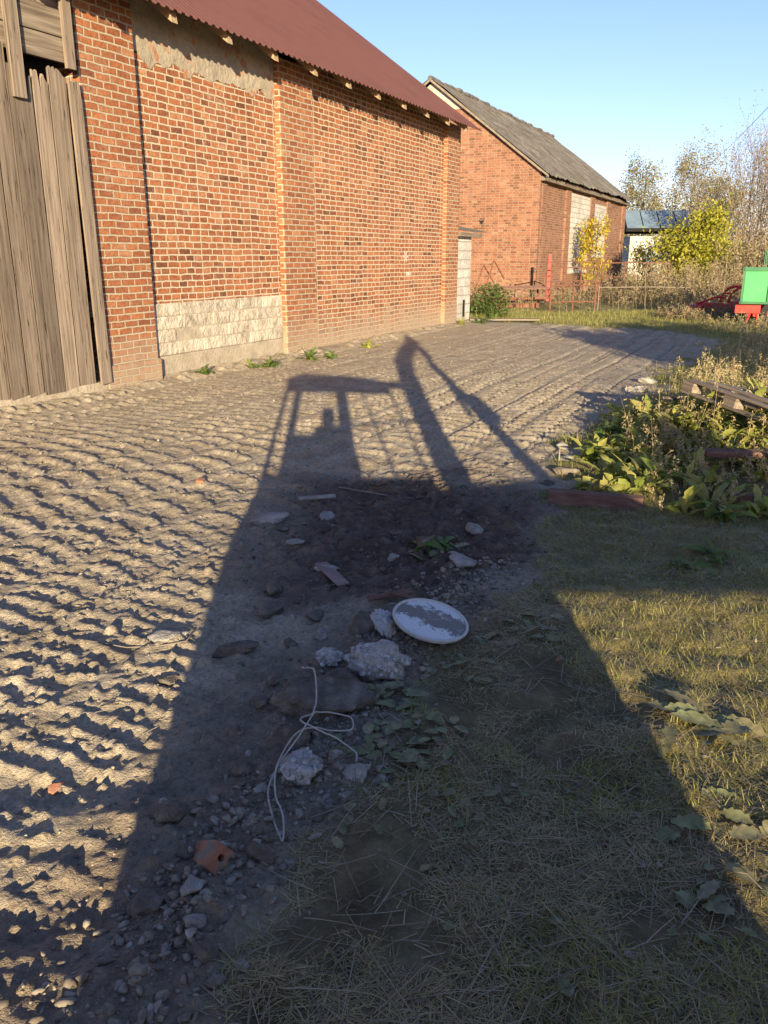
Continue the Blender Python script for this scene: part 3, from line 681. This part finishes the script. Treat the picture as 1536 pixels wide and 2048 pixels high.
railing('rusty_railing',5.0,25.6,6.5,26.2,3,(.78,.3),.022,'rust','rusty pipe railing standing in weeds')
railing('rusty_railing',5.6,29.5,7.6,30.5,4,(1.25,1.45,.8),.022,'rust','reddish tubular gate frame in weeds')
railing('rusty_railing',6.6,26.2,9.4,26.0,2,(.72,),.014,'pipe','long thin pipe on low posts in weeds')
railing('rusty_railing',8.0,31.5,10.6,32,4,(1.4,.9),.022,'rust','rusty railing behind brown weeds')
top(MB().box(-.05,.05,-.04,.04,0,1.7).box(-.09,.09,-.07,.07,0,.1).obj('red_post','redp'),'red painted steel post near brick wall','post').location=(6.05,31.5,0)
sp_=empty('board_table',(4.5,28,0),.3); top(sp_,'rusty frame stacked with dark red boards','table')
t_=MB()
for i in range(5): t_.box(-.9,.9,-.5+i*.2,-.34+i*.2,.62+.01*i,.66+.01*i)
t_.obj('boards','beam',sp_)
for a in (-.8,.8):
    for c_ in (-.4,.4): MB().tube([(a*1.1,c_,0),(a,c_,.62)],.03,6).obj('leg','rust',sp_)
for q in ((-1.0,.95,-.5,-.42,.3,.38),(-.7,1.1,.42,.5,.2,.3),(-1.2,.3,-.7,-.6,.05,.2)): MB().box(*q).obj('crossbar','rust',sp_)
sp_=empty('junk_rack',(3.6,29,0),.9); top(sp_,'tilted rusty metal rack leaning in weeds','rack')
for y_,k_ in ((0,0),(.4,-.15)): MB().tube([(-.6,y_,.1),(.2,y_,1.5+k_),(.9,y_,.9+k_)],.03,6).obj('bent_tube','rust',sp_)
MB().box(-.2,.9,0,.4,.5,.56).obj('shelf','rust',sp_)
top(MB().box(-.9,.9,-.12,.12,0,.04).obj('plank','woodh'),'grey plank lying on grass by the shed','plank').location=(3.1,21.8,.05)

rm=empty('red_farm_machine',(9.75,24.3,.0),.1); top(rm,'red tubular farm machine parked in the weeds','farm machine')
rm.scale=(.74,.8,.86)
MB().prism([(-1.4,.10),(-1.35,.34),(-.9,.44),(-.2,.42),(.25,.38),(.33,.1)],'y',-.3,.3).obj('housing','redp',rm,.05)
MB().prism([(.35,.1),(.38,.46),(.75,.56),(1.12,.44),(1.2,.12)],'y',-.2,.28).obj('gearbox_cover','redp',rm,.05)
hp=[(math.cos(a)*.60+.55,0,.42+math.sin(a)*.52) for a in np.linspace(0,math.pi,9)]
for dy in (-.3,.3): MB().tube([(p[0],dy,p[2]) for p in hp],.045,7).obj('hoop','redp',rm,smooth=True)
for q in ([(.55,-.3,.94),(.55,.3,.94)],[(.05,-.3,.72),(.05,.3,.72)],[(1.05,-.3,.72),(1.05,.3,.72)],[(-1.2,-.1,.40),(-.4,0,.60),(.0,0,.58)]): MB().tube(q,.034,6).obj('brace','redp',rm)
tr=empty('farm_trailer',(8.70,20.7,0),-.38); top(tr,'green sided farm trailer on red chassis','trailer')
bx=MB(); bx.box(0,3.0,0,1.7,.54,1.34); bx.obj('box','greenp',tr,.01)
rb=MB(); rb.box(-.03,3.03,-.045,-.002,1.29,1.38); rb.box(-.03,3.03,-.045,-.002,.52,.58); rb.box(-.045,-.002,-.045,1.7,1.29,1.38); rb.box(-.045,-.002,-.045,1.7,.52,.58)
for i in range(6): rb.box(-.03+i*.59,.03+i*.59,-.043,-.003,.582,1.288)
rb.obj('frame','greenf',tr)
MB().box(.1,2.9,.3,.42,.36,.51).box(.1,2.9,1.2,1.32,.36,.51).box(.3,.45,.1,1.6,.22,.355).box(-.12,.45,.03,.16,.30,.49).obj('chassis','redp',tr)
for q in ([(.15,.1,.0),(.25,.1,.4)],[(.45,.1,.0),(.35,.1,.4)]): MB().tube(q,.03,6).obj('support_leg','redp',tr)
for a in (.75,2.3):
    for yy in (.02,1.5):
        wh=empty('wheel',(a,yy,.3),0,tr)
        MB().tube([(0,0,0),(0,.18,0)],.29,18).obj('tyre','rubber',wh); MB().tube([(0,-.02,0),(0,-.002,0)],.15,14).obj('rim','redp',wh)

# pallet on the overgrown heap
pa=empty('wooden_pallet',(3.18,6.75,.37)); pa.rotation_euler=(math.radians(8),math.radians(-5),math.radians(108)); top(pa,'weathered broken wooden pallet resting on an overgrown heap','pallet')
d=MB()
for i,(x0,x1,dz) in enumerate([(-.6,.6,0),(-.6,.1,.004),(-.56,.62,-.0),(-.6,.58,0)]): d.box(x0,x1,-.4+i*.24,-.4+i*.24+.10,.102+dz,.122+dz)
d.obj('deck_boards','woodh',pa,.003)
for j in (-.4,-.02,.34):
    k=MB()
    for i in (-.6,-.07,.46): k.box(i,i+.14,j,j+.1,.020,.080)
    k.box(-.6,.6,j,j+.1,0,.018); k.obj('runner','woodh',pa,.003)
d=MB()
for i in (-.6,-.07,.46): d.box(i,i+.14,-.4,.44,.082,.1)
d.obj('cross_boards','woodh',pa)
def beam(x,y,L,rz_,w_,h_,mat,label,z=0,tilt=0,name='wooden_beam',cat='beam'):
    k=MB(); k.box(-L/2,L/2,-w_/2,w_/2,0,h_); o=k.obj(name,mat,bevel=.006); o.location=(x,y,hz(x,y)+z); o.rotation_euler=(0,tilt,rz_)
    return top(o,label,cat)
beam(1.43,5.36,.62,-.3,.09,.11,'beam','red-brown wooden beam lying at edge of track',-.01)
beam(2.75,5.15,.9,-.15,.09,.08,'beam','red-brown wooden beam hidden among weeds',-.01)
beam(2.95,5.85,1.2,-.12,.12,.045,'beam','dull brown board lying under the pallet',.05)
beam(2.85,7.9,1.0,1.0,.10,.022,'woodh','loose weathered plank behind the pallet',.16,.15,'plank','plank')

# ------------------------------------------------------------ rubble pieces
def chunk(name,x,y,dx,dy,dz,mat,seed,label,cat,sink=.3,rz_=0,cuts=5,sub=4,tilt=0):
    V0,F0=ico(sub); R=np.random.default_rng(seed)
    v=V0.copy()
    for j in range(cuts+3):
        nrm=R.normal(size=3); nrm/=np.linalg.norm(nrm); k=R.uniform(.45,.72); dd=v@nrm; v=v-np.clip(dd-k,0,None)[:,None]*nrm
    v*=1.25
    out=[]
    for q in v:
        p=Vector(q); s=1+.18*mnoise.noise(p*1.9+Vector((seed,0,0)))+.10*mnoise.noise(p*5+Vector((0,seed,0)))+.05*mnoise.noise(p*13)
        out.append((q[0]*s*dx/2,q[1]*s*dy/2,q[2]*s*dz/2))
    o=np_obj(name,out,F0,mat); o.location=(x,y,hz(x,y)+dz*(.5-sink)); o.rotation_euler=(tilt,0,rz_)
    return top(o,label,cat)
def lump(x,y,dx,dy,dz,n,ss,seed):
    V0,F0=ico(3); out=[]
    rf_=lambda q: .90+.45*mnoise.noise(Vector(q)*1.6+Vector((seed,2,1)))+.18*mnoise.noise(Vector(q)*4+Vector((seed,5,1)))
    for q in V0:
        s=rf_(q); out.append((q[0]*s*dx/2,q[1]*s*dy/2,q[2]*s*dz/2))
    A=Acc(); A.add((np.array(out),F0))
    u=rng.normal(size=(n,3)); u/=np.linalg.norm(u,axis=1)[:,None]; u[:,2]=np.abs(u[:,2])*1.0-.15
    pos=[]
    for q in u:
        s=rf_(q); pos.append((q[0]*s*dx/2,q[1]*s*dy/2,q[2]*s*dz/2))
    A.add(stones(np.array(pos),ss*U(.5,1.35,n),2,10,(.6,.95)))
    o=A.obj('concrete_lump','aggr'); o.location=(x,y,hz(x,y)+dz*.28); o.rotation_euler=(0,0,seed)
    return top(o,'pale knobbly lump of concrete aggregate on the ground','concrete lump')
lump(-.03,2.98,.24,.20,.17,230,.0125,3)
lump(-.22,3.05,.12,.10,.07,80,.010,5)
lump(-.265,2.27,.14,.12,.10,130,.0095,8)
chunk('stone',-.09,2.27,.10,.08,.06,'stone',11,'smooth pale stone lying in grass','stone',.2)
chunk('rock',-.22,2.68,.28,.14,.15,'dstone',14,'large dark earthy rock half covered by soil','rock',.3,.15,2,5)
chunk('rock',-.31,2.46,.14,.10,.10,'dstone',15,'dark earthy rock with gravel around it','rock',.3,.5)
chunk('rock',-.09,3.36,.15,.12,.11,'dstone',19,'dark rough rock beside a white lid','rock',.25)
chunk('rock',-.62,3.15,.16,.11,.08,'dstone',20,'flat dark rock on the gravel','rock',.35,.2)
chunk('rock',-.16,2.87,.12,.1,.07,'dstone',22,'dark rough rock beside a concrete lump','rock',.3)
k=0
for x,y,a,b_,c_,mt in [(-.50,1.76,.075,.06,.05,'stone'),(-.60,1.71,.07,.06,.05,'dstone'),(-.34,1.9,.08,.06,.05,'dstone'),(-.47,1.65,.05,.04,.035,'stone'),(-.92,3.28,.17,.10,.04,'stone'),
    (-.30,4.08,.08,.12,.05,'stone'),(.42,4.18,.2,.13,.07,'stone'),(.24,4.4,.16,.1,.07,'dstone'),(-.72,4.95,.28,.15,.08,'stone'),(-.62,4.75,.10,.08,.04,'dstone'),
    (-.36,5.0,.16,.10,.06,'stone'),(.55,4.7,.12,.09,.06,'stone'),(-.62,2.05,.09,.08,.06,'dstone'),(-.85,2.9,.10,.07,.04,'dstone'),
    (-.52,3.55,.14,.1,.06,'dstone'),(-.55,3.8,.12,.09,.07,'dstone'),(-.42,1.56,.07,.055,.05,'dstone'),(1.38,6.2,.2,.12,.06,'dstone'),(1.5,6.6,.14,.1,.06,'stone'),(1.2,5.9,.14,.1,.05,'dstone'),
    (1.55,7.0,.15,.1,.07,'stone'),(3.2,10.4,.3,.2,.10,'stone'),(3.5,11.0,.25,.15,.1,'stone'),(-.42,2.85,.08,.06,.04,'dstone'),(-.32,3.5,.12,.09,.05,'dstone'),(.78,3.9,.06,.05,.05,'dstone'),(-.46,2.3,.07,.06,.05,'dstone'),(-.08,2.42,.05,.05,.04,'dstone'),(.0,3.5,.12,.08,.06,'dstone'),
    (-.25,4.6,.08,.06,.04,'dstone'),(.1,4.7,.12,.08,.05,'dstone'),(-.5,4.4,.09,.07,.04,'stone'),(.5,5.1,.12,.08,.05,'dstone'),
    (-.38,2.2,.05,.04,.035,'stone'),(-.52,2.5,.06,.05,.04,'dstone'),(-.45,2.7,.07,.05,.04,'dstone'),(-.4,3.2,.08,.06,.045,'dstone'),(-.28,3.28,.08,.06,.045,'stone'),(-.2,2.08,.05,.045,.03,'dstone'),(-.55,1.9,.05,.04,.035,'dstone'),
    (.05,4.2,.08,.06,.05,'stone'),(.85,4.5,.08,.05,.05,'dstone')]:
    k+=1; o=chunk('rubble_stone',x,y,a,b_,c_,mt,30+k,'pale broken concrete rubble piece' if mt=='stone' else 'dark broken stone piece','stone',.22,k*.7,6,3); o['group']='rubble along the track edge'
ld=empty('bucket_lid',(.205,3.32,hz(.205,3.34)+.07)); ld.rotation_euler=(math.radians(7),math.radians(11),0); top(ld,'round white lid smeared with dirt lying on rubble','lid')
m_=MB(); rad=.165; m_.tube([(0,0,-.012),(0,0,.0)],[rad,rad],40); m_.obj('disc','lid',ld)
m_=MB(); m_.tube([(math.cos(a)*rad,math.sin(a)*rad,.0) for a in np.linspace(0,2*math.pi,41)],.007,6,False); m_.obj('rim','lidrim',ld,smooth=True)
chunk('rock',.16,3.38,.2,.15,.09,'dstone',71,'dark rock propping up a white lid','rock',.4)
V0,F0=ico(4); out=[]
for q in V0:
    p=Vector(q); s=1+.8*abs(mnoise.noise(p*2.4))-.6*abs(mnoise.noise(p*5)); out.append((q[0]*s*.045,q[1]*s*.07,q[2]*s*.028))
o=np_obj('crumpled_plastic',out,F0,'plastic'); o.location=(-.0,3.33,hz(0,3.33)+.045); o.rotation_euler=(.5,.3,.5); top(o,'crumpled dusty white plastic beside the lid','plastic')
R=random.Random(6); n=12; V_=[];F_=[]
for yy,sh in ((0,1),(.05,1.05),(.13,.7)):
    for i in range(n):
        a=2*math.pi*i/n; c_,s_=math.cos(a),math.sin(a); r_=.038/max(abs(c_),abs(s_)*1.5)*sh*R.uniform(.80,1.05)
        V_.append((c_*r_,yy+R.uniform(-.02,.02)*(1 if yy>0 else .5),s_*r_))
    for i in range(n):
        a=2*math.pi*i/n; V_.append((math.cos(a)*.010+.006,yy,math.sin(a)*.010))
for l in range(2):
    for i in range(n):
        j=(i+1)%n; a0=l*2*n; a1=a0+2*n
        F_.append((a0+i,a0+j,a1+j,a1+i)); F_.append((a0+n+j,a0+n+i,a1+n+i,a1+n+j))
for base,fl in ((0,1),(4*n,0)):
    for i in range(n):
        j=(i+1)%n; F_.append((base+j,base+i,base+n+i,base+n+j) if fl else (base+i,base+j,base+n+j,base+n+i))
o=np_obj('brick_fragment',V_,F_,'bfrag'); bv=o.modifiers.new('b','BEVEL'); bv.width=.002; bv.segments=2; bv.limit_method='ANGLE'
o.location=(-.44,1.84,hz(-.44,1.84)+.03); o.rotation_euler=(math.radians(-24),math.radians(-28),math.radians(55)); top(o,'broken orange perforated brick piece in gravel','brick fragment')
for x,y,s in [(-1.35,5.9,.06),(.72,3.05,.03),(-1.02,2.22,.04)]:
    chunk('brick_fragment',x,y,s*1.4,s,s*.7,'bfrag',int(90+x*10),'small orange brick fragment on the ground','brick fragment',.3,1,6,3)
beam(-.27,3.98,.30,-1.1,.07,.012,'pink','pinkish broken board strip on dark soil',.03,.05,'board_strip','board')
beam(.03,3.66,.22,.2,.05,.015,'beam','thin splintered wood piece on dark soil',.03,-.1,'wood_splinter','wood piece')
beam(.12,3.62,.2,-.35,.03,.012,'beam','thin splintered wood piece on dark soil',.04,.12,'wood_splinter','wood piece')
beam(-.45,5.35,.26,.45,.04,.02,'stone','pale broken slat lying on soil',.02,.05,'board_strip','board')
beam(-.15,5.6,.4,-.5,.012,.012,'pipe','thin pale stick lying on soil',.03,.02,'stick','stick')
rd=MB(); q=[(-1.28,3.22),(-1.1,3.2),(-.95,3.18),(-.85,3.22),(-.84,3.34),(-.9,3.4)]
rd.tube([(x,y,hz(x,y)+.006) for x,y in q],.003,6); top(rd.obj('bent_rod','pipe',smooth=True),'thin bent brown rod on gravel','rod')
def smoothpath(P,n=10):
    P=[Vector(p) for p in P]; out=[]
    for i in range(len(P)-1):
        p0=P[max(i-1,0)];p1=P[i];p2=P[i+1];p3=P[min(i+2,len(P)-1)]
        for j in range(n):
            t=j/n; out.append(.5*((2*p1)+(p2-p0)*t+(2*p0-5*p1+4*p2-p3)*t*t+(3*p1-p0-3*p2+p3)*t**3))
    return out+[P[-1]]
cd=MB()
path=[(-.33,2.95,.03),(-.29,2.80,.11),(-.25,2.68,.15),(-.235,2.50,.12),(-.27,2.38,.10),(-.33,2.28,.05),(-.355,2.17,.03),(-.33,2.06,.02),(-.30,1.98,.015),(-.285,1.95,.02),(-.295,2.04,.03),(-.33,2.14,.04),(-.335,2.26,.06),(-.28,2.38,.10),
      (-.18,2.42,.08),(-.11,2.46,.06),(-.12,2.52,.07),(-.20,2.50,.10),(-.28,2.44,.11),(-.2,2.37,.10),(-.1,2.36,.04),(-.09,2.31,.03)]
cd.tube([(p.x,p.y,hz(p.x,p.y)*.3+hz(-.25,2.5)*.7+p.z) for p in smoothpath(path)],.0028,6)
top(cd.obj('cord','cord',smooth=True),'tangled pale cord draped over rocks','cord')
tw=MB()
for i in range(45):
    x=random.uniform(-1.4,1.3); y=random.uniform(1.5,5.5); a=random.uniform(0,3.1); l=random.uniform(.05,.14); z=hz(x,y)+.01
    tw.tube([(x,y,z),(x+math.cos(a)*l*.5,y+math.sin(a)*l*.5,z+.010),(x+math.cos(a+.3)*l,y+math.sin(a+.3)*l,z)],.0016,4)
top(tw.obj('twigs','pipe'),'thin pale twigs and stalks scattered on soil','twigs',kind='stuff')

# ------------------------------------------------------------ excavator (behind the viewer)
ex=empty('mini_excavator',(.3,-.85,0)); top(ex,'yellow mini excavator with cab and raised arm','excavator')
OFF=Vector((-.3,.85,0))
def exo(mb,name,mat,bevel=0,par=None):
    mb.v=[tuple(Vector(v)+OFF) for v in mb.v]; return mb.obj(name,mat,par or ex,bevel)
exo(MB().box(-.50,1.12,-1.30,-.3,.46,1.15),'body','yellowp',.03)
for y0 in (-.66,-1.4):
    k=MB(); k.prism([(-.5,.12),(-.4,0),(1.03,0),(1.12,.12),(1.12,.33),(1.03,.45),(-.4,.45),(-.5,.33)],'y',y0,y0+.33); exo(k,'track','rubber')
cb=MB(); y0,y1=-.32,-.3
for b_ in [(-.50,-.455,1.15,2.2),(-.37,-.29,1.15,2.2),(-.2899,.13,1.15,1.50),(.13,.26,1.15,2.2),(.775,.80,1.15,2.1),(-.455,-.37,1.15,1.22),(.26,.775,1.15,1.20)]: cb.box(b_[0],b_[1],y0,y1,b_[2],b_[3])
cb.prism([(.42,2.1),(.445,2.1),(.55,1.20),(.525,1.20)],'y',y0+.002,y1-.002)
cb.prism([(-.455,1.98),(.775,1.94),(.775,2.10),(-.455,2.14)],'y',y0+.001,y1-.001)
for b_ in [(-.435,-.39,1.15,2.3),(.840,.862,1.15,2.3),(-.39,.84,1.15,1.26)]: cb.box(b_[0],b_[1],-1.22,-1.2,b_[2],b_[3])
exo(cb,'cab','yellowp')
exo(MB().prism([(-.52,2.10),(1.08,2.00),(1.08,2.14),(.80,2.13),(.55,2.21),(-.30,2.29),(-.52,2.2)],'y',-1.2,-.28).shear(lambda x,y,z:(x+(-.28-y)*.069,y,z+(-.28-y)*.19)),'cab_roof','yellowp')
exo(MB().box(-.10,.3,-.95,-.55,1.15,1.40).box(-.08,.22,-.82,-.70,1.401,1.66).box(-.01,.13,-.82,-.70,1.661,1.85),'seat_driver_shape','rubber',.045)  # blocks above the cushion shaped to cast the driver's silhouette
exo(MB().prism([(.95,1.64),(.95,1.615),(.24,1.56),(.24,1.585)],'y',-.27,-.24),'handrail','steel')
exo(MB().prism([(.86,1.0),(1.08,1.0),(1.16,1.62),(1.30,2.35),(1.50,2.72),(1.80,3.05),(1.90,3.22),(1.74,3.52),(1.60,3.22),(1.36,2.98),(1.14,2.65),(1.00,2.2),(.92,1.6)],'y',-.58,-.52),'boom','yellowp')
exo(MB().prism([(1.60,1.1),(1.74,1.1),(1.73,1.6),(1.86,1.7),(1.84,1.95),(1.72,2.05),(1.76,2.6),(1.84,2.75),(1.82,3.25),(1.72,3.3),(1.70,2.7),(1.62,2.5),(1.62,2.0)],'y',-.60,-.54),'stick','yellowp')
exo(MB().tube([(1.54,-.5,1.7),(1.68,-.5,2.4)],.03,8),'hydraulic_cylinder','steel')
exo(MB().prism([(1.05,1.17),(1.87,1.22),(2.1,1.1),(2.50,.98),(2.50,.84),(2.2,.79),(1.10,.79)],'y',-.9,-.35).shear(lambda x,y,z:(x+(-.35-y)*.069,y,z+(-.35-y)*.19)),'bucket','rust',.02)

# ------------------------------------------------------------ camera, light, sky
cam=D.cameras.new('camera'); co=D.objects.new('camera',cam); COL.objects.link(co); SC.camera=co
co.location=(0,0,1.6); co.rotation_euler=(math.radians(90-17.15),0,0)
cam.sensor_fit='VERTICAL'; cam.sensor_height=36; cam.lens=29.0; cam.clip_end=2000; cam.clip_start=.02
Ld=Vector((-.0685,.9893,-.1855)).normalized()
su=D.lights.new('sun','SUN'); so=D.objects.new('sun',su); COL.objects.link(so); so.rotation_euler=Ld.to_track_quat('-Z','Y').to_euler()
so.location=(0,-10,12)
su.energy=12.0; su.angle=math.radians(.4); su.color=(1,.82,.54)
wd=D.worlds.new('World'); SC.world=wd; wd.use_nodes=True; nt=wd.node_tree
sk=nt.nodes.new('ShaderNodeTexSky'); sk.sky_type='NISHITA'; sk.sun_disc=False
sk.sun_elevation=math.radians(10.6); sk.sun_rotation=math.radians(176); sk.air_density=1.0; sk.dust_density=.2; sk.ozone_density=3.0
c=mixc(nt,1.0,sk.outputs[0],(1.06,.89,1.08),'MULTIPLY')
nt.links.new(c,nt.nodes['Background'].inputs[0]); nt.nodes['Background'].inputs[1].default_value=.245
SC.view_settings.view_transform='Standard'; SC.view_settings.look='None'; SC.view_settings.exposure=0
